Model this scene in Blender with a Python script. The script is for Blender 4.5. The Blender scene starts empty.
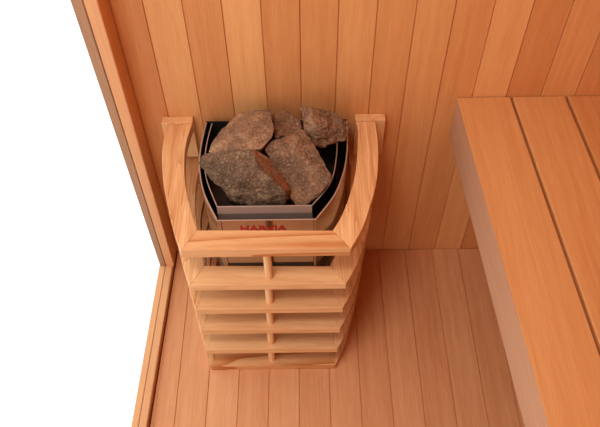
import bpy, bmesh, math, random
from mathutils import Vector, Matrix, noise
scene = bpy.context.scene
COL = scene.collection

# ------------------------------------------------------------------ materials
def s2l(c):
    return tuple(((v/255)/12.92 if v/255 <= 0.04045 else ((v/255+0.055)/1.055)**2.4) for v in c)

def nodes_of(name):
    m = bpy.data.materials.new(name); m.use_nodes = True
    nt = m.node_tree; nt.nodes.clear()
    out = nt.nodes.new('ShaderNodeOutputMaterial')
    b = nt.nodes.new('ShaderNodeBsdfPrincipled')
    nt.links.new(b.outputs[0], out.inputs[0])
    return m, nt, b

def N(nt, kind, **kw):
    n = nt.nodes.new(kind)
    for k, v in kw.items():
        if k in n.inputs: n.inputs[k].default_value = v
        else: setattr(n, k, v)
    return n

def wood(name, base, dark, rough=0.55, figure=0.0, fine=1.0, stretch=(60, 60, 3), fig_scale=9.0, tone_amt=0.35,
         contrast=1.5):
    """Wood whose grain runs along the object's local Z of the mapping (stretch small on that axis).
    A face attribute 'tone' (-1..1) gives every board its own timber tone, and painted shade on the first wall board."""
    m, nt, b = nodes_of(name)
    L = nt.links
    tc = N(nt, 'ShaderNodeTexCoord')
    at = N(nt, 'ShaderNodeAttribute', attribute_name='tone')
    ax = N(nt, 'ShaderNodeAttribute', attribute_name='grain')      # per-face grain offset so neighbouring boards differ
    add = N(nt, 'ShaderNodeVectorMath', operation='ADD')
    L.new(tc.outputs['Object'], add.inputs[0]); L.new(ax.outputs['Vector'], add.inputs[1])
    mp = N(nt, 'ShaderNodeMapping'); mp.inputs['Scale'].default_value = stretch
    L.new(add.outputs[0], mp.inputs[0])
    n1 = N(nt, 'ShaderNodeTexNoise', Scale=1.0, Detail=5.0, Roughness=0.6, Distortion=0.3)
    L.new(mp.outputs[0], n1.inputs['Vector'])
    mp2 = N(nt, 'ShaderNodeMapping'); mp2.inputs['Scale'].default_value = tuple(v*7*fine for v in stretch)
    L.new(add.outputs[0], mp2.inputs[0])
    n2 = N(nt, 'ShaderNodeTexNoise', Scale=1.0, Detail=3.0, Roughness=0.6)
    L.new(mp2.outputs[0], n2.inputs['Vector'])
    # figure: growth rings = bands of a slow stretched noise
    mp3 = N(nt, 'ShaderNodeMapping'); mp3.inputs['Scale'].default_value = tuple(v*fig_scale/60 for v in stretch)
    L.new(add.outputs[0], mp3.inputs[0])
    n3 = N(nt, 'ShaderNodeTexNoise', Scale=1.0, Detail=1.0, Roughness=0.4)
    L.new(mp3.outputs[0], n3.inputs['Vector'])
    mul = N(nt, 'ShaderNodeMath', operation='MULTIPLY'); mul.inputs[1].default_value = 9.0
    L.new(n3.outputs['Fac'], mul.inputs[0])
    fr = N(nt, 'ShaderNodeMath', operation='FRACT'); L.new(mul.outputs[0], fr.inputs[0])
    pw = N(nt, 'ShaderNodeMath', operation='POWER'); pw.inputs[1].default_value = 2.5
    L.new(fr.outputs[0], pw.inputs[0])
    # sum
    def ma(op, a, bb):
        n = N(nt, 'ShaderNodeMath', operation=op)
        for i, v in enumerate((a, bb)):
            if isinstance(v, (int, float)): n.inputs[i].default_value = v
            else: L.new(v, n.inputs[i])
        return n.outputs[0]
    g = ma('ADD', ma('MULTIPLY', n1.outputs['Fac'], 0.55), ma('MULTIPLY', n2.outputs['Fac'], 0.45))
    g = ma('ADD', ma('MULTIPLY', ma('SUBTRACT', g, 0.5), contrast), 0.45)
    g = ma('ADD', g, ma('MULTIPLY', pw.outputs[0], figure))
    g = ma('SUBTRACT', g, ma('MULTIPLY', at.outputs['Fac'], tone_amt))
    cr = N(nt, 'ShaderNodeMix', data_type='RGBA', clamp_factor=False)
    cr.inputs['A'].default_value = (*s2l(base), 1); cr.inputs['B'].default_value = (*s2l(dark), 1)
    cl = N(nt, 'ShaderNodeClamp'); cl.inputs['Min'].default_value = -0.5; cl.inputs['Max'].default_value = 1.6
    L.new(g, cl.inputs[0]); L.new(cl.outputs[0], cr.inputs['Factor'])
    L.new(cr.outputs['Result'], b.inputs['Base Color'])
    b.inputs['Roughness'].default_value = rough
    b.inputs['Specular IOR Level'].default_value = 0.3
    bp = N(nt, 'ShaderNodeBump', Strength=0.12, Distance=0.002)
    L.new(n2.outputs['Fac'], bp.inputs['Height']); L.new(bp.outputs[0], b.inputs['Normal'])
    return m

CEDAR   = ((226, 164, 104), (194, 120, 66))
CEDARF  = ((230, 172, 122), (192, 116, 70))
PINE    = ((238, 190, 137), (200, 134, 80))
M_wallX  = wood('cedar_wall_boards', *CEDAR, stretch=(60, 60, 2.5), tone_amt=0.55)
M_floorY = wood('cedar_floor_boards', *CEDARF, stretch=(60, 2.5, 60), tone_amt=0.45)
M_benchY = wood("bench_wood", (222, 165, 106), (194, 122, 68), stretch=(55, 2.2, 55), tone_amt=0.4, figure=0.12, fig_scale=14)
M_apron  = wood('bench_apron_wood_cool_light', (204, 156, 122), (174, 122, 90), stretch=(55, 2.2, 55), tone_amt=0.4)  # bench wood greyed in colour to stand for cool, dim light here
M_post   = wood('door_frame_wood_brown_cool_light', (188, 146, 110), (152, 108, 76), stretch=(60, 60, 3), tone_amt=0.5)  # brown outer strip; its greyness is partly light put into the colour
M_pineX  = wood('guard_wood_across', *PINE, stretch=(4, 60, 60), figure=0.8, fig_scale=13, tone_amt=0.5)
M_pineP  = wood('guard_wood_plain', *PINE, stretch=(4, 60, 60), figure=0.22, fig_scale=18, tone_amt=0.5)
M_pineY  = wood('guard_wood_lengthwise', *PINE, stretch=(75, 3, 75), figure=0.5, fig_scale=40, tone_amt=0.5, contrast=2.6)
M_pineZ  = wood('guard_wood_upright', *PINE, stretch=(60, 60, 4), figure=0.25, fig_scale=14, tone_amt=0.5)
M_trimZ  = wood('door_frame_wood_upright', (228, 170, 118), (198, 132, 84), stretch=(60, 60, 3), tone_amt=0.5)
M_trimY  = wood('door_frame_wood_lengthwise', (232, 180, 128), (202, 140, 92), stretch=(60, 3, 60), tone_amt=0.5)

def plain(name, col, rough, metal=0.0, spec=0.5, noise_amt=0.0, scale=(40, 40, 40)):
    m, nt, b = nodes_of(name)
    b.inputs['Roughness'].default_value = rough
    b.inputs['Metallic'].default_value = metal
    b.inputs['Specular IOR Level'].default_value = spec
    tc = N(nt, 'ShaderNodeTexCoord'); mp = N(nt, 'ShaderNodeMapping'); mp.inputs['Scale'].default_value = scale
    nz = N(nt, 'ShaderNodeTexNoise', Scale=1.0, Detail=4.0)
    mx = N(nt, 'ShaderNodeMix', data_type='RGBA')
    c = s2l(col)
    mx.inputs['A'].default_value = (*[v*(1-noise_amt) for v in c], 1)
    mx.inputs['B'].default_value = (*[min(1, v*(1+noise_amt)) for v in c], 1)
    nt.links.new(tc.outputs['Object'], mp.inputs[0]); nt.links.new(mp.outputs[0], nz.inputs['Vector'])
    nt.links.new(nz.outputs['Fac'], mx.inputs['Factor']); nt.links.new(mx.outputs['Result'], b.inputs['Base Color'])
    return m

M_steel  = plain('brushed_stainless_steel', (176, 164, 154), 0.12, 1.0, noise_amt=0.06, scale=(5, 5, 260))
M_edge   = plain('bare_steel_edge', (202, 180, 166), 0.42, 0.6, noise_amt=0.05)
M_lip    = plain('folded_steel_lip', (142, 115, 100), 0.5, 0.3, noise_amt=0.05)
M_black  = plain('black_enamelled_sheet', (26, 24, 24), 0.35, 0.0, 0.5, noise_amt=0.2)
M_grey   = plain('dark_grey_steel_sheet', (112, 95, 86), 0.42, 0.35, noise_amt=0.08, scale=(5, 5, 200))
M_red    = plain('red_lettering', (176, 26, 22), 0.45, 0.0, 0.4, noise_amt=0.03)
M_lampw  = plain('lamp_housing', (230, 226, 218), 0.4, noise_amt=0.02)

def rock_mat():
    m, nt, b = nodes_of('sauna_stone'); L = nt.links
    tc = N(nt, 'ShaderNodeTexCoord')
    ra = N(nt, 'ShaderNodeAttribute', attribute_name='rust')
    oi = N(nt, 'ShaderNodeObjectInfo')
    n1 = N(nt, 'ShaderNodeTexNoise', Scale=26.0, Detail=6.0, Roughness=0.65)
    n2 = N(nt, 'ShaderNodeTexNoise', Scale=240.0, Detail=4.0, Roughness=0.6)
    vo = N(nt, 'ShaderNodeTexVoronoi', Scale=150.0)
    for n in (n1, n2, vo): L.new(tc.outputs['Object'], n.inputs['Vector'])
    r1 = N(nt, 'ShaderNodeValToRGB')
    e = r1.color_ramp.elements
    e[0].position = 0.32; e[0].color = (*s2l((104, 76, 56)), 1)
    e[1].position = 0.70; e[1].color = (*s2l((182, 142, 110)), 1)
    e.new(0.5).color = (*s2l((138, 106, 82)), 1)
    L.new(n1.outputs['Fac'], r1.inputs[0])
    # object colour tints the whole stone
    tint = N(nt, 'ShaderNodeMix', data_type='RGBA', blend_type='MULTIPLY'); tint.inputs['Factor'].default_value = 1.0
    L.new(r1.outputs[0], tint.inputs['A']); L.new(oi.outputs['Color'], tint.inputs['B'])
    # pale mineral speckles
    r2 = N(nt, 'ShaderNodeValToRGB'); r2.color_ramp.elements[0].position = 0.55; r2.color_ramp.elements[1].position = 0.80
    r2.color_ramp.elements[1].color = (0.6, 0.6, 0.6, 1)
    L.new(n2.outputs['Fac'], r2.inputs[0])
    mx = N(nt, 'ShaderNodeMix', data_type='RGBA'); mx.inputs['B'].default_value = (*s2l((206, 182, 158)), 1)
    L.new(r2.outputs[0], mx.inputs['Factor']); L.new(tint.outputs['Result'], mx.inputs['A'])
    # pale broken veins
    wp = N(nt, 'ShaderNodeTexNoise', Scale=40.0, Detail=3.0)
    L.new(tc.outputs['Object'], wp.inputs['Vector'])
    wa = N(nt, 'ShaderNodeVectorMath', operation='MULTIPLY_ADD'); wa.inputs[1].default_value = (0.045, 0.045, 0.045)
    L.new(wp.outputs['Color'], wa.inputs[0]); L.new(tc.outputs['Object'], wa.inputs[2])
    ve = N(nt, 'ShaderNodeTexVoronoi', Scale=34.0, feature='DISTANCE_TO_EDGE'); L.new(wa.outputs[0], ve.inputs['Vector'])
    rv = N(nt, 'ShaderNodeValToRGB'); rv.color_ramp.elements[0].color = (0.38, 0.38, 0.38, 1); rv.color_ramp.elements[1].position = 0.045; rv.color_ramp.elements[1].color = (0, 0, 0, 1)
    L.new(ve.outputs['Distance'], rv.inputs[0])
    vm = N(nt, 'ShaderNodeMath', operation='MULTIPLY'); L.new(rv.outputs[0], vm.inputs[0])
    rm = N(nt, 'ShaderNodeValToRGB'); rm.color_ramp.elements[0].position = 0.50; rm.color_ramp.elements[1].position = 0.62
    L.new(n1.outputs['Fac'], rm.inputs[0]); L.new(rm.outputs[0], vm.inputs[1])
    mv = N(nt, 'ShaderNodeMix', data_type='RGBA'); mv.inputs['B'].default_value = (*s2l((196, 160, 126)), 1)
    L.new(vm.outputs[0], mv.inputs['Factor']); L.new(mx.outputs['Result'], mv.inputs['A']); mx = mv
    # dark crystals
    r3 = N(nt, 'ShaderNodeValToRGB'); r3.color_ramp.elements[0].position = 0.34; r3.color_ramp.elements[1].position = 0.50
    r3.color_ramp.elements[0].color = (0.45, 0.45, 0.45, 1); r3.color_ramp.elements[1].color = (0, 0, 0, 1)
    L.new(n2.outputs['Fac'], r3.inputs[0])
    mx2 = N(nt, 'ShaderNodeMix', data_type='RGBA'); mx2.inputs['B'].default_value = (*s2l((60, 46, 38)), 1)
    L.new(r3.outputs[0], mx2.inputs['Factor']); L.new(mx.outputs['Result'], mx2.inputs['A'])
    # rust-stained split faces
    mx3 = N(nt, 'ShaderNodeMix', data_type='RGBA'); mx3.inputs['B'].default_value = (*s2l((158, 92, 52)), 1)
    L.new(ra.outputs['Fac'], mx3.inputs['Factor']); L.new(mx2.outputs['Result'], mx3.inputs['A'])
    L.new(mx3.outputs['Result'], b.inputs['Base Color'])
    b.inputs['Roughness'].default_value = 0.8
    b.inputs['Specular IOR Level'].default_value = 0.3
    ad = N(nt, 'ShaderNodeMath', operation='ADD')
    L.new(n2.outputs['Fac'], ad.inputs[0]); L.new(vo.outputs['Distance'], ad.inputs[1])
    bp = N(nt, 'ShaderNodeBump', Strength=0.7, Distance=0.003)
    L.new(ad.outputs[0], bp.inputs['Height']); L.new(bp.outputs[0], b.inputs['Normal'])
    return m
M_rock = rock_mat()

# ------------------------------------------------------------------ object helpers
def link(name, me, mat, parent=None, smooth=False):
    o = bpy.data.objects.new(name, me); COL.objects.link(o)
    if mat: me.materials.append(mat)
    if parent: o.parent = parent
    if smooth: me.polygons.foreach_set('use_smooth', [True]*len(me.polygons))
    return o

def obj(name, bm, mat, parent=None, smooth=False, tone=0.0, grain=None):
    bmesh.ops.recalc_face_normals(bm, faces=bm.faces[:])
    me = bpy.data.meshes.new(name); bm.to_mesh(me); bm.free()
    if 'tone' not in me.attributes:
        a = me.attributes.new('tone', 'FLOAT', 'FACE'); a.data.foreach_set('value', [tone]*len(me.polygons))
    if 'grain' not in me.attributes:
        g = grain or (0, 0, 0)
        a = me.attributes.new('grain', 'FLOAT_VECTOR', 'FACE'); a.data.foreach_set('vector', list(g)*len(me.polygons))
    return link(name, me, mat, parent, smooth)

def empty(name, loc, label, cat, group=None):
    o = bpy.data.objects.new(name, None); COL.objects.link(o); o.location = loc
    o.empty_display_size = 0.05
    o['label'] = label; o['category'] = cat
    if group: o['group'] = group
    return o

def hexa(bm, bot, top):
    """solid from two matching polygons"""
    n = len(bot)
    a = [bm.verts.new(p) for p in bot]; b = [bm.verts.new(p) for p in top]
    fs = [bm.faces.new(a[::-1]), bm.faces.new(b)]
    for i in range(n):
        fs.append(bm.faces.new((a[i], a[(i+1) % n], b[(i+1) % n], b[i])))
    return fs

def prism(poly, z0, z1, bev=0.0, segs=2, off=(0, 0, 0)):
    bm = bmesh.new()
    ox, oy, oz = off
    hexa(bm, [(x-ox, y-oy, z0-oz) for x, y in poly], [(x-ox, y-oy, z1-oz) for x, y in poly])
    bmesh.ops.recalc_face_normals(bm, faces=bm.faces[:])
    if bev:
        es = [e for e in bm.edges if len(e.link_faces) == 2 and e.calc_face_angle(0) > 0.6]
        bmesh.ops.bevel(bm, geom=es, offset=bev, segments=segs, affect='EDGES', profile=0.6, clamp_overlap=True)
    return bm

def box(x0, x1, y0, y1, z0, z1, bev=0.0, off=(0, 0, 0)):
    return prism([(x0, y0), (x1, y0), (x1, y1), (x0, y1)], z0, z1, bev, 2, off)

def cyl(r, h, seg=20, loc=(0, 0, 0), bev=0.0):
    bm = bmesh.new()
    ps = [(r*math.cos(2*math.pi*i/seg), r*math.sin(2*math.pi*i/seg)) for i in range(seg)]
    hexa(bm, [(loc[0]+x, loc[1]+y, loc[2]) for x, y in ps], [(loc[0]+x, loc[1]+y, loc[2]+h) for x, y in ps])
    return bm

def spline(pts, n=8):
    """Catmull-Rom through 2-D points"""
    out = []
    P = [pts[0]] + list(pts) + [pts[-1]]
    for i in range(1, len(P)-2):
        p0, p1, p2, p3 = (Vector(p) for p in P[i-1:i+3])
        for k in range(n):
            t = k/n
            out.append(tuple(0.5*((2*p1)+(-p0+p2)*t+(2*p0-5*p1+4*p2-p3)*t*t+(-p0+3*p1-3*p2+p3)*t**3)))
    out.append(tuple(pts[-1]))
    return out

# ------------------------------------------------------------------ setting: boarded wall and floor
def boards(name, seams, a0, a1, axis, depth, tones, mat, clip=None, gap=0.0016, groove=0.003):
    """One boarded surface: tongue-and-groove boards with chamfered joints, one mesh.
    axis 'wall': boards upright, front face at y=0 looking to -y. 'floor': boards along y, top at z=0."""
    bm = bmesh.new()
    tl = bm.faces.layers.float.new('tone'); gl = bm.faces.layers.float_vector.new('grain')
    rnd = random.Random(7)
    for i in range(len(seams)-1):
        u0, u1 = seams[i], seams[i+1]
        h = gap/2
        prof = [(u0, depth), (u0, groove), (u0+h*0.8, groove), (u0+h*1.6, 0), (u1-h*1.6, 0), (u1-h*0.8, groove), (u1, groove), (u1, depth)]
        if axis == 'wall':
            A = [(u, d, a0) for u, d in prof]; B = [(u, d, a1) for u, d in prof]
        else:
            e0 = clip(a0) if clip else -9; e1 = clip(a1) if clip else -9
            A = [(max(u, e0), a0, -d) for u, d in prof]; B = [(max(u, e1), a1, -d) for u, d in prof]
            if A[-1][0] - A[0][0] < 1e-4 and B[-1][0]-B[0][0] < 1e-4: continue
        g = (rnd.uniform(-5, 5), rnd.uniform(-5, 5), rnd.uniform(-5, 5))
        for f in hexa(bm, A, B):
            f[tl] = tones[i % len(tones)]; f[gl] = g
    bmesh.ops.remove_doubles(bm, verts=bm.verts[:], dist=1e-6)
    o = obj(name, bm, mat); o['kind'] = 'structure'
    return o

# left boundary of the room (door line) drifts outward towards the viewer
def left_edge(y): return -0.3445 + 0.030*y
WS = [-0.2849+0.0705*k for k in range(-1, 20)]
wt = {0: -0.6, 1: 0.25, 2: -0.45, 3: 0.5, 4: -0.35, 5: -0.2, 6: 0.2, 7: -0.05, 8: 0.15, 9: -0.1, 10: 0.55, 11: -0.4, 12: 0.1, 13: -0.3}  # first board darkened to paint in the post's shade; others own tone
WT = [wt.get(k, 0) for k in range(0, 14)] + [0.2, -0.3, 0.1, 0]
WS[0] = -0.3432; WS.insert(0, -0.384); WT.insert(0, -0.2)
RIGHT = WS[-1]
boards('wall_back', WS, -0.019, 2.05, 'wall', 0.02, WT, M_wallX)
FS = [-0.3030+0.0715*k for k in range(-2, 20)] 
ft = [0.1, 0.2, 0.15, 0.3, 0.0, 0.15, -0.15, 0.05, -0.2, 0.0, -0.25, -0.1, -0.3, -0.15, 0.1, -0.2, 0.0, -0.1, 0.1, -0.2, 0.0]
FS[-1] = RIGHT
boards('floor', FS, -2.0, -0.0016, 'floor', 0.018, ft, M_floorY, clip=lambda y: left_edge(y)+0.0015)
o = obj('trim_5', prism([(left_edge(-2.02)-.008, -2.02), (RIGHT+.02, -2.02), (RIGHT+.02, .02), (left_edge(.02)-.008, .02)], -.04, -.0205), M_floorY, tone=-0.5); o['kind'] = 'structure'   # base under the boards
FX0, FY0 = left_edge(-2.0), -2.0
# right wall and ceiling (out of frame, they shade and bounce)
def boards_right():
    bm = bmesh.new()
    bx = [(-2.0+0.0705*k) for k in range(0, 30)]
    tl = bm.faces.layers.float.new('tone'); rnd = random.Random(3)
    for i in range(29):
        t = rnd.uniform(-.4, .4); u0, u1 = bx[i], min(bx[i+1], 0.0)
        prof = [(u0, .02), (u0, .003), (u0+.0006, .003), (u0+.0013, 0), (u1-.0013, 0), (u1-.0006, .003), (u1, .003), (u1, .02)]
        for f in hexa(bm, [(RIGHT+d, u, 0) for u, d in prof], [(RIGHT+d, u, 2.05) for u, d in prof]): f[tl] = t
    o = obj('wall_right', bm, M_wallX); o['kind'] = 'structure'
boards_right()
bm = box(-0.40, RIGHT+0.02, -2.0, 0.02, 2.05, 2.07)
o = obj('ceiling', bm, M_floorY); o['kind'] = 'structure'

bm = box(-0.40, RIGHT+0.02, -2.02, -2.0, 0.0, 2.05)
o = obj('wall_front', bm, M_wallX); o['kind'] = 'structure'

# door frame at the left: upright post against the back wall and threshold on the floor, each of two strips with a joint
def slab(name, lo, hi, mat, tone):
    bm = bmesh.new(); hexa(bm, lo, hi)
    bmesh.ops.recalc_face_normals(bm, faces=bm.faces[:])
    bmesh.ops.bevel(bm, geom=bm.edges[:], offset=0.0012, segments=2, affect='EDGES', clamp_overlap=True)
    o = obj(name, bm, mat, tone=tone); o['kind'] = 'structure'; return o
ZT = 2.05
SH = 0.020      # threshold height
YP = -0.058     # front face of the post
def post(name, xa, xb, xa2, xb2, y, tone):
    # xa..xb at the threshold, xa2..xb2 at the top
    lo = [(xa, 0, SH), (xb, 0, SH), (xb, y, SH), (xa, y, SH)]
    s = (ZT-SH)/(0.84-SH)
    ta, tb = xa+(xa2-xa)*s, xb+(xb2-xb)*s
    hi = [(ta, 0, ZT), (tb, 0, ZT), (tb, y, ZT), (ta, y, ZT)]
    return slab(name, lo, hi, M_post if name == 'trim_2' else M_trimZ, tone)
post('trim_1', -0.3645, -0.3440, -0.3690, -0.3452, YP, 0.1)
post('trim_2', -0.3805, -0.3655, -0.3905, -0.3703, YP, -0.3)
def sill(name, xa, xb, tone):
    y0, y1 = 0.0, -2.0
    def L(x, y): return x + 0.030*y
    lo = [(L(xa, y0), y0, -0.02), (L(xb, y0), y0, -0.02), (L(xb, y1), y1, -0.02), (L(xa, y1), y1, -0.02)]
    hi = [(x, y, SH) for x, y, z in lo]
    return slab(name, lo, hi, M_trimY, tone)
sill('trim_3', -0.3647, -0.3470, 0.0)
sill('trim_4', -0.3812, -0.3657, 0.35)

# ------------------------------------------------------------------ bench
bench = empty('bench', (0.6, -0.9, 0), 'wide cedar sauna bench of long boards running along the right side', 'bench')
BO = Vector((0.6, -0.9, 0))
ZB = 0.5515; Y1 = -1.9
def bx(x, y): return x - 0.047*y          # the front edge drifts to the right towards the viewer
lefts = [(0.3185, 0.4270), (0.4330, 0.5400), (0.5465, 0.6535), (0.6600, 0.7670), (0.7735, 0.8800), (0.8865, RIGHT-.002)]
bt = [0.15, 0.05, -0.35, 0.1, 0.0, 0.2]
for i, (a, b) in enumerate(lefts):
    k = 1.0 if i < 4 else 0.0
    p = [(bx(a, 0), -0.001), (bx(b, 0), -0.001), (min(bx(b, Y1), RIGHT-.002) , Y1), (min(bx(a, Y1), RIGHT-.05), Y1)]
    if i == 0:
        bm = bmesh.new()
        def pf(y): return [(bx(x, y)-BO.x, y-BO.y, z-BO.z) for x, z in ((a, ZB), (b, ZB), (b, ZB-.026), (a+.0115, ZB-.026), (a+.0115, ZB-.004), (a, ZB-.004))]
        hexa(bm, pf(-.001), pf(Y1)); bmesh.ops.recalc_face_normals(bm, faces=bm.faces[:])
        bmesh.ops.bevel(bm, geom=bm.edges[:], offset=0.0015, segments=2, affect='EDGES', clamp_overlap=True)
        obj('seat_board', bm, M_benchY, bench, tone=bt[i], grain=(0, 0, 0)); continue
    obj('seat_board', prism(p, ZB-0.026, ZB, 0.0025, 2, BO), M_benchY, bench, tone=bt[i], grain=(i*1.7, i*2.3, 0.4*i))
# the apron under the front edge
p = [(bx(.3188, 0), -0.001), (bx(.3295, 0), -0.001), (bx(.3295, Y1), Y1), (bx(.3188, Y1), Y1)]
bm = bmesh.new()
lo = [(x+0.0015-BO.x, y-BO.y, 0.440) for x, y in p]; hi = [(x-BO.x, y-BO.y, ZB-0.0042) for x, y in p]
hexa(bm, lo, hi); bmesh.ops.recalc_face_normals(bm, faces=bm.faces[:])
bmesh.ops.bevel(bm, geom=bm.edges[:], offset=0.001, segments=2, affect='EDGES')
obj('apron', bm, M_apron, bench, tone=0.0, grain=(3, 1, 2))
for y in (-0.25, -1.0, -1.75):
    obj('bearer', box(bx(.36, y), RIGHT-.006, y-.02, y+.02, ZB-.075, ZB-.0265, .002, BO), M_pineX, bench)
for y in (-0.25, -1.75):
    obj('leg', box(.98, 1.02, y-.02, y+.02, 0.0, ZB-.0755, .002, BO), M_pineZ, bench)

# ------------------------------------------------------------------ wooden heater guard
GC = -0.0705
guard = empty('heater_guard', (GC, -0.2, 0), 'pale wooden slatted guard of stacked curved rails wrapped around the heater', 'heater guard')
GO = Vector((GC, -0.2, 0))
def batten(x0, x1):
    obj('wall_batten', box(x0, x1, -0.020, -0.0005, 0.402, 0.508, .0015, GO), M_pineZ, guard, tone=0.2, grain=(x0*9, 0, 1))
batten(-0.298, -0.2325); batten(0.110, 0.1735)
# plan of the top rail, half widths from the centre line: left and right sides bow a little differently
OUT_L = [(-.0205, .2158), (-.055, .2176), (-.098, .2168), (-.138, .2122), (-.188, .2036), (-.248, .1880), (-.303, .1715), (-.344, .1545)]
INN_L = [(-.0205, .1625), (-.052, .1675), (-.078, .1700), (-.108, .1702), (-.148, .1668), (-.188, .1608), (-.238, .1485), (-.2985, .1290)]
OUT_R = [(-.0205, .2220), (-.073, .2235), (-.116, .2212), (-.156, .2172), (-.195, .2105), (-.245, .1965), (-.299, .1780), (-.344, .1545)]
INN_R = [(-.0205, .1815), (-.045, .1838), (-.073, .1822), (-.128, .1778), (-.181, .1688), (-.231, .1548), (-.272, .1395), (-.3030, .1230)]
levels = [0.5055, 0.3855, 0.2910, 0.2020, 0.1070, 0.0200]
TH = 0.0200
tones = [0.1, 0.55, 0.05, 0.2, 0.35, -0.2]
for li, zt in enumerate(levels):
    t = (levels[0]-zt)/levels[0]
    c = GC - 0.0085*t - GO.x
    s = 1 - 0.045*t
    z0, z1 = zt-(.0235 if li == 0 else TH), zt
    if li == 5: z0 = 0.0
    fw_o = OUT_L[-1][1]*s
    yo, yi = OUT_L[-1][0], -.2995
    IL_, IR_ = [(q[:-1] + [(q[-1][0]+.014, q[-1][1]+.006)]) if li > 1 else q for q in (INN_L, INN_R)]
    for sd in (-1, 1):
        OUT, INN = (OUT_L, IL_) if sd < 0 else (OUT_R, IR_)
        po = [(c+sd*w*s, y-GO.y) for y, w in spline(OUT)]
        tk = 0.0 if li == 0 else (0.006 if sd < 0 else 0.006)
        if li > 0: po[0] = (po[0][0], -.0005-GO.y)
        pi = [(c+sd*(w-tk*min(1, max(0, (y+.2985)/.08)))*s, y-GO.y) for y, w in spline(INN)]
        if li > 0: pi[0] = (pi[0][0], -.0005-GO.y)
        poly = po + pi[::-1]
        if sd > 0: poly = poly[::-1]
        bm = prism(poly, z0, z1, 0.0013, 2)
        obj('side_rail', bm, M_pineY, guard, tone=tones[li]+(0.08*sd), grain=(li*1.3+sd, li*.7, li*2.1))
    e = 0.0001
    poly = [(c-fw_o+e, yo-GO.y), (c+fw_o-e, yo-GO.y), (c+IR_[-1][1]*s-e, IR_[-1][0]-GO.y), (c-IL_[-1][1]*s+e, IL_[-1][0]-GO.y)]
    obj('front_rail', prism(poly, z0, z1, 0.0013, 2), M_pineX if li in (0, 5) else M_pineP, guard, tone=tones[li], grain=(li*2.7, li*1.9, li*.6))
    if li < 5:
        zn = levels[li+1]
        obj('spacer_dowel', cyl(0.0080, z0-zn, 24, (c-.0005-0.001*li, -0.326-GO.y, zn)), M_pineZ, guard, smooth=False, tone=0.7, grain=(li, 0, 0))

# ------------------------------------------------------------------ heater
heater = empty('sauna_heater', (-0.065, -0.14, 0.08), 'electric sauna heater with black and steel casing inside the wooden guard', 'heater')
HO = Vector((-0.065, -0.14, 0.08))
OL = [(-.2045, -.016), (-.2090, -.060), (-.2110, -.110), (-.2065, -.160), (-.1930, -.214), (-.1640, -.2770)]
OR = [(.0220, -.2770), (.0597, -.2185), (.0800, -.160), (.0890, -.110), (.0925, -.060), (.0930, -.016)]
IL = [(-.1925, -.020), (-.1985, -.070), (-.2000, -.120), (-.1955, -.160), (-.1850, -.1966), (-.1665, -.2440)]
IR = [(.0150, -.2440), (.0428, -.206), (.0580, -.172), (.0665, -.125), (.0705, -.075), (.0715, -.020)]
OLs, ORs, ILs, IRs = (spline(p, 6) for p in (OL, OR, IL, IR))
ZR = 0.505
def sheet(path, z0, z1, th=0.0012, closed=False):
    """thin standing sheet of metal along a plan path, with real thickness (inwards)"""
    bm = bmesh.new(); n = len(path)
    ins = []
    for i, p in enumerate(path):
        a = Vector(path[(i-1) % n] if (closed or i > 0) else path[i]); b = Vector(path[(i+1) % n] if (closed or i < n-1) else path[i])
        d = (b-a).normalized(); nn = Vector((-d.y, d.x))
        ins.append(tuple(Vector(p)+nn*th))
    def v(p, z): return bm.verts.new((p[0]-HO.x, p[1]-HO.y, z-HO.z))
    A = [v(p, z0) for p in path]; B = [v(p, z1) for p in path]; C = [v(p, z0) for p in ins]; D = [v(p, z1) for p in ins]
    m = n if closed else n-1
    for i in range(m):
        j = (i+1) % n
        bm.faces.new((A[i], A[j], B[j], B[i])); bm.faces.new((C[j], C[i], D[i], D[j]))
        bm.faces.new((B[i], B[j], D[j], D[i])); bm.faces.new((A[j], A[i], C[i], C[j]))
    if not closed:
        bm.faces.new((A[0], B[0], D[0], C[0])); bm.faces.new((A[-1], C[-1], D[-1], B[-1]))
    return bm
FY = -0.2770
seamL, seamR = -0.1560, 0.0175
# outer steel side panels that wrap on to the front corners
def sm(o):
    o.data.polygons.foreach_set('use_smooth', [True]*len(o.data.polygons)); 
    o.data.set_sharp_from_angle(angle=math.radians(28)); return o
ZS = 0.345
sm(obj('side_panel', sheet(OLs+[(seamL-.0012, FY)], ZS, ZR-.0015), M_steel, heater))
sm(obj('side_panel', sheet([(seamR+.0012, FY)]+ORs, ZS, ZR-.0015), M_steel, heater))
fp = obj('front_panel', box(seamL, seamR, FY, FY+.0015, 0.362, ZR-.0015, .0004, HO), M_steel, heater)
# backing sheets just inside: black inner faces of the outer casing
inset = [(x+.0022, y) for x, y in OLs[:-1]] + [(OL[-1][0]+.002, FY+.0032), (OR[0][0]-.002, FY+.0032)] + [(x-.0022, y) for x, y in ORs[1:]]
sm(obj('casing_liner', sheet(inset, 0.30, ZR-.002, .0012), M_black, heater, ))
# bright rim on top of the outer casing
rim = OLs+ORs
sm(obj('outer_rim', sheet(rim, ZR-.0014, ZR, .0022), M_edge, heater))
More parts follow.
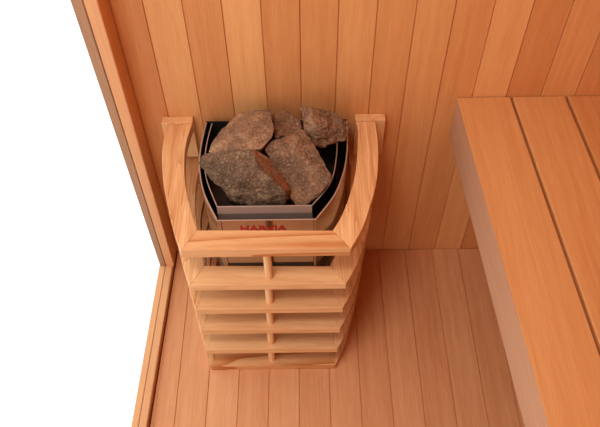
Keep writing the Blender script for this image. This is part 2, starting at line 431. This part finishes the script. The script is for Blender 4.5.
# stone basket: black sheet tray with bright rim, floor and dark grey front
bk = ILs+IRs
sm(obj('stone_basket', sheet(ILs[:-1]+[(-.1662, -.2438)], 0.40, ZR-.001), M_black, heater))
sm(obj('stone_basket', sheet([(.0147, -.2438)]+IRs[1:], 0.40, ZR-.001), M_black, heater))
sm(obj('basket_rim', sheet(bk, ZR-.001, ZR+.0003, .0018), M_edge, heater))
bm = bmesh.new()
def hv(x, y, z): return (x-HO.x, y-HO.y, z-HO.z)
def band(za, ya, xa, zb, yb, xb):
    bm = bmesh.new()
    hexa(bm, [hv(xa[0], ya, za), hv(xa[1], ya, za), hv(xa[1], ya+.0012, za+.0006), hv(xa[0], ya+.0012, za+.0006)],
             [hv(xb[0], yb, zb), hv(xb[1], yb, zb), hv(xb[1], yb+.0012, zb+.0006), hv(xb[0], yb+.0012, zb+.0006)])
    return bm
obj('basket_front', band(.4945, -.2520, (-.1655, .0150), .464, -.2705, (-.1640, .0195)), M_grey, heater)
obj('basket_lip', band(ZR, -.2445, (-.1665, .0150), .4952, -.2518, (-.1655, .0150)), M_lip, heater)
bp_ = [(x, y) for x, y in ILs]+[(x, y) for x, y in IRs]
obj('basket_floor', prism(bp_, 0.415, 0.419, 0, 2, HO), M_black, heater)
# back plate and wall bracket
obj('back_plate', box(-.2050, .0935, -.0165, -.0140, 0.14, ZR+.001, .0004, HO), M_black, heater)
obj('wall_bracket', box(-.16, .04, -.0142, -.0004, 0.20, 0.46, .001, HO), M_black, heater)
# lower casing, dark, with control knobs underneath
low = [(-.198, -.018), (-.203, -.11), (-.186, -.21), (-.160, -.266), (.016, -.266), (.046, -.21), (.068, -.11), (.070, -.018)]
obj('lower_casing', prism(low, 0.14, 0.340, .002, 2, HO), M_black, heater)
for x in (-.11, -.04):
    b_ = cyl(.014, .012, 24, (x-HO.x, -.2-HO.y, .128-HO.z)); obj('control_knob', b_, M_black, heater)
# lettering on the front panel
cu = bpy.data.curves.new('lettering', 'FONT'); cu.body = 'HARVIA'; cu.size = 0.0235; cu.extrude = 0.0005; cu.offset = 0.0008
cu.align_x = 'CENTER'; cu.resolution_u = 4
to = bpy.data.objects.new('lettering', cu); COL.objects.link(to)
bpy.context.view_layer.update()
dg = bpy.context.evaluated_depsgraph_get()
me = bpy.data.meshes.new_from_object(to.evaluated_get(dg)); bpy.data.objects.remove(to)
xs = [v.co.x for v in me.vertices]; ys = [v.co.y for v in me.vertices]
sx = 0.0890/(max(xs)-min(xs)); sy = 0.0175/(max(ys)-min(ys)); x0 = (max(xs)+min(xs))/2; y1 = max(ys)
for v in me.vertices:
    x, y, z = v.co
    v.co = ((x-x0)*sx + (-.0775) - HO.x, FY-.0004 - z*0.8 - HO.y, (y-y1)*sy + 0.4880 - HO.z)
lt = link('lettering', me, M_red, fp); lt['label'] = 'bold red lettering'

# ------------------------------------------------------------------ stones
def stone(pts, low, seed, label, tint, amp=0.006, cell=0.0075, rust=None):
    allp = [Vector(p) for p in list(pts)+list(low)]
    base = Vector((sum(p.x for p in allp)/len(allp), sum(p.y for p in allp)/len(allp), min(p.z for p in allp)))
    bm = bmesh.new()
    for p in allp: bm.verts.new(p-base)
    r = bmesh.ops.convex_hull(bm, input=bm.verts[:])
    bmesh.ops.delete(bm, geom=[v for v in bm.verts if not v.link_faces], context='VERTS')
    bmesh.ops.dissolve_limit(bm, angle_limit=math.radians(6), verts=bm.verts[:], edges=bm.edges[:])
    bmesh.ops.bevel(bm, geom=bm.edges[:], offset=0.0012, segments=1, affect='EDGES', clamp_overlap=True)
    bmesh.ops.triangulate(bm, faces=bm.faces[:])
    for _ in range(5):
        long = [e for e in bm.edges if e.calc_length() > cell*0.75]
        if not long: break
        bmesh.ops.subdivide_edges(bm, edges=long, cuts=1, use_grid_fill=False)
        bmesh.ops.triangulate(bm, faces=bm.faces[:])
    bm.normal_update()
    so = Vector((seed*3.1, seed*1.7, seed*.9))
    rl = bm.verts.layers.float.new('rust')
    nrm = {v: v.normal.copy() for v in bm.verts}
    for v in bm.verts:
        p = v.co + so
        # chips: stepped low-frequency breakage, then roughness
        a = noise.noise(p*30); a = math.floor(a*3.5+0.5)/3.5*0.75 + a*0.25
        b2 = noise.turbulence(p*60, 4, False)-0.5
        rg = 1-abs(noise.noise(p*34))*2; rg = rg*rg*rg if rg > 0 else 0
        d = amp*0.75*a + amp*0.55*b2 + amp*0.5*rg + amp*0.18*noise.noise(p*210)
        v[rl] = 0.0
        if rust:
            k = nrm[v].dot(Vector(rust[0]).normalized())
            v[rl] = max(0.0, min(1.0, (k-rust[1])/0.12))*(0.5+0.6*noise.noise(p*60))
        v.co += nrm[v]*(d+amp*0.05)
    me_o = obj('sauna_stone', bm, M_rock)
    me_o.location = base
    me_o.color = (*tint, 1)
    me_o['label'] = label; me_o['category'] = 'stone'; me_o['group'] = 'stones piled in the heater'
    return me_o

stone([(-0.178,-0.143,0.550),(-0.135,-0.158,0.560),(-0.101,-0.159,0.574),(-0.087,-0.196,0.568),(-0.034,-0.238,0.540),(-0.204,-0.154,0.529),(-0.197,-0.140,0.535),
       (-0.168,-0.190,0.503),(-0.135,-0.217,0.486),(-0.113,-0.224,0.482),(-0.040,-0.232,0.490),(-0.088,-0.152,0.564),(-0.063,-0.162,0.547),(-0.172,-0.176,0.535),(-0.126,-0.206,0.545),(-0.029,-0.214,0.520),(-0.028,-0.229,0.508)],
      [(-.14,-.178,.450),(-.12,-.20,.434),(-.075,-.208,.436),(-.105,-.178,.450)], 1,
      'dark jagged wedge-shaped stone with a rusty right side, at the front left of the heater', (0.54, 0.52, 0.47), amp=0.0048, rust=((0.80, 0.05, 0.6), 0.86))
stone([(-0.004,-0.098,0.566),(0.008,-0.103,0.560),(0.030,-0.152,0.552),(0.054,-0.196,0.535),(0.051,-0.207,0.531),(0.026,-0.222,0.500),(-0.001,-0.234,0.490),(-0.016,-0.233,0.489),
       (-0.076,-0.137,0.549),(-0.055,-0.176,0.528),(-0.030,-0.205,0.510),(-0.060,-0.119,0.554),(-0.030,-0.140,0.567)],
      [(.0,-.14,.440),(.012,-.185,.436),(.0,-.205,.430),(-.018,-.16,.460)], 2,
      'large flat brown slab of stone leaning at the front right of the heater', (0.78, 0.70, 0.62), amp=0.003)
stone([(-0.190,-0.123,0.528),(-0.179,-0.113,0.535),(-0.169,-0.082,0.545),(-0.139,-0.053,0.555),(-0.115,-0.041,0.560),(-0.068,-0.040,0.566),(-0.062,-0.067,0.570),(-0.056,-0.098,0.570),(-0.060,-0.122,0.566),
       (-0.082,-0.149,0.562),(-0.133,-0.143,0.552),(-0.174,-0.134,0.535),(-0.114,-0.101,0.566)],
      [(-.15,-.11,.440),(-.11,-.07,.435),(-.105,-.105,.440)], 3,
      'broad pale grey-brown flat stone at the back left of the heater', (1.02, 0.96, 0.88), amp=0.003)
stone([(-0.064,-0.036,0.545),(-0.056,-0.102,0.545),(-0.037,-0.025,0.548),(-0.010,-0.046,0.546),(0.000,-0.070,0.540),(-0.006,-0.090,0.545),(-0.042,-0.098,0.545)],
      [(-.045,-.06,.440),(-.01,-.06,.440),(-.03,-.085,.440)], 4,
      'reddish-brown stone wedged at the back between two larger stones', (0.86, 0.74, 0.65), amp=0.003)
stone([(-0.004,-0.048,0.575),(0.012,-0.059,0.583),(0.038,-0.052,0.578),(0.060,-0.060,0.572),(0.077,-0.081,0.565),(0.093,-0.083,0.552),(0.095,-0.095,0.545),(0.085,-0.102,0.535),
       (0.061,-0.105,0.533),(0.029,-0.123,0.535),(0.015,-0.113,0.540),(-0.000,-0.087,0.552),(-0.006,-0.061,0.560),(0.025,-0.108,0.586),(0.012,-0.085,0.585)],
      [(.03,-.07,.50),(.05,-.085,.506)], 5,
      'small rough stone perched at the back right above the black rim', (0.88, 0.81, 0.72), amp=0.007)

# ------------------------------------------------------------------ light
w = bpy.data.worlds.new('bright_surroundings'); scene.world = w; w.use_nodes = True
wn = w.node_tree; bg = wn.nodes['Background']
bg.inputs[0].default_value = (1.0, 1.0, 1.0, 1); bg.inputs[1].default_value = 1.35

def area(name, loc, aim, size, energy, col, sizey=None):
    l = bpy.data.lights.new(name, 'AREA'); l.energy = energy; l.color = col; l.size = size
    if sizey: l.shape = 'RECTANGLE'; l.size_y = sizey
    o = bpy.data.objects.new(name, l); COL.objects.link(o); o.location = loc
    o.rotation_euler = (Vector(aim)-Vector(loc)).to_track_quat('-Z', 'Y').to_euler()
    return o
area('ceiling_light', (-0.28, -0.80, 2.03), (0.05, -0.35, 0.3), 0.40, 16.5, (1.0, 0.96, 0.90))

# ------------------------------------------------------------------ camera
cam = bpy.data.cameras.new('camera'); cam.sensor_width = 36.0; cam.sensor_fit = 'HORIZONTAL'
cam.lens = 689.265/600*36.0; cam.clip_start = 0.02
co = bpy.data.objects.new('camera', cam); COL.objects.link(co)
R = (0.999891128, -0.006889393, -0.013048685); U = (0.013417921, 0.792448781, 0.609790856); F = (-0.006139325, 0.609899553, -0.792454947)
co.matrix_world = Matrix(((R[0], U[0], -F[0], 0.0), (R[1], U[1], -F[1], -1.056), (R[2], U[2], -F[2], 1.53634), (0, 0, 0, 1)))
scene.camera = co
vs = scene.view_settings
vs.view_transform = 'Standard'; vs.look = 'None'; vs.gamma = 1.0; vs.exposure = 0.0; vs.use_curve_mapping = False
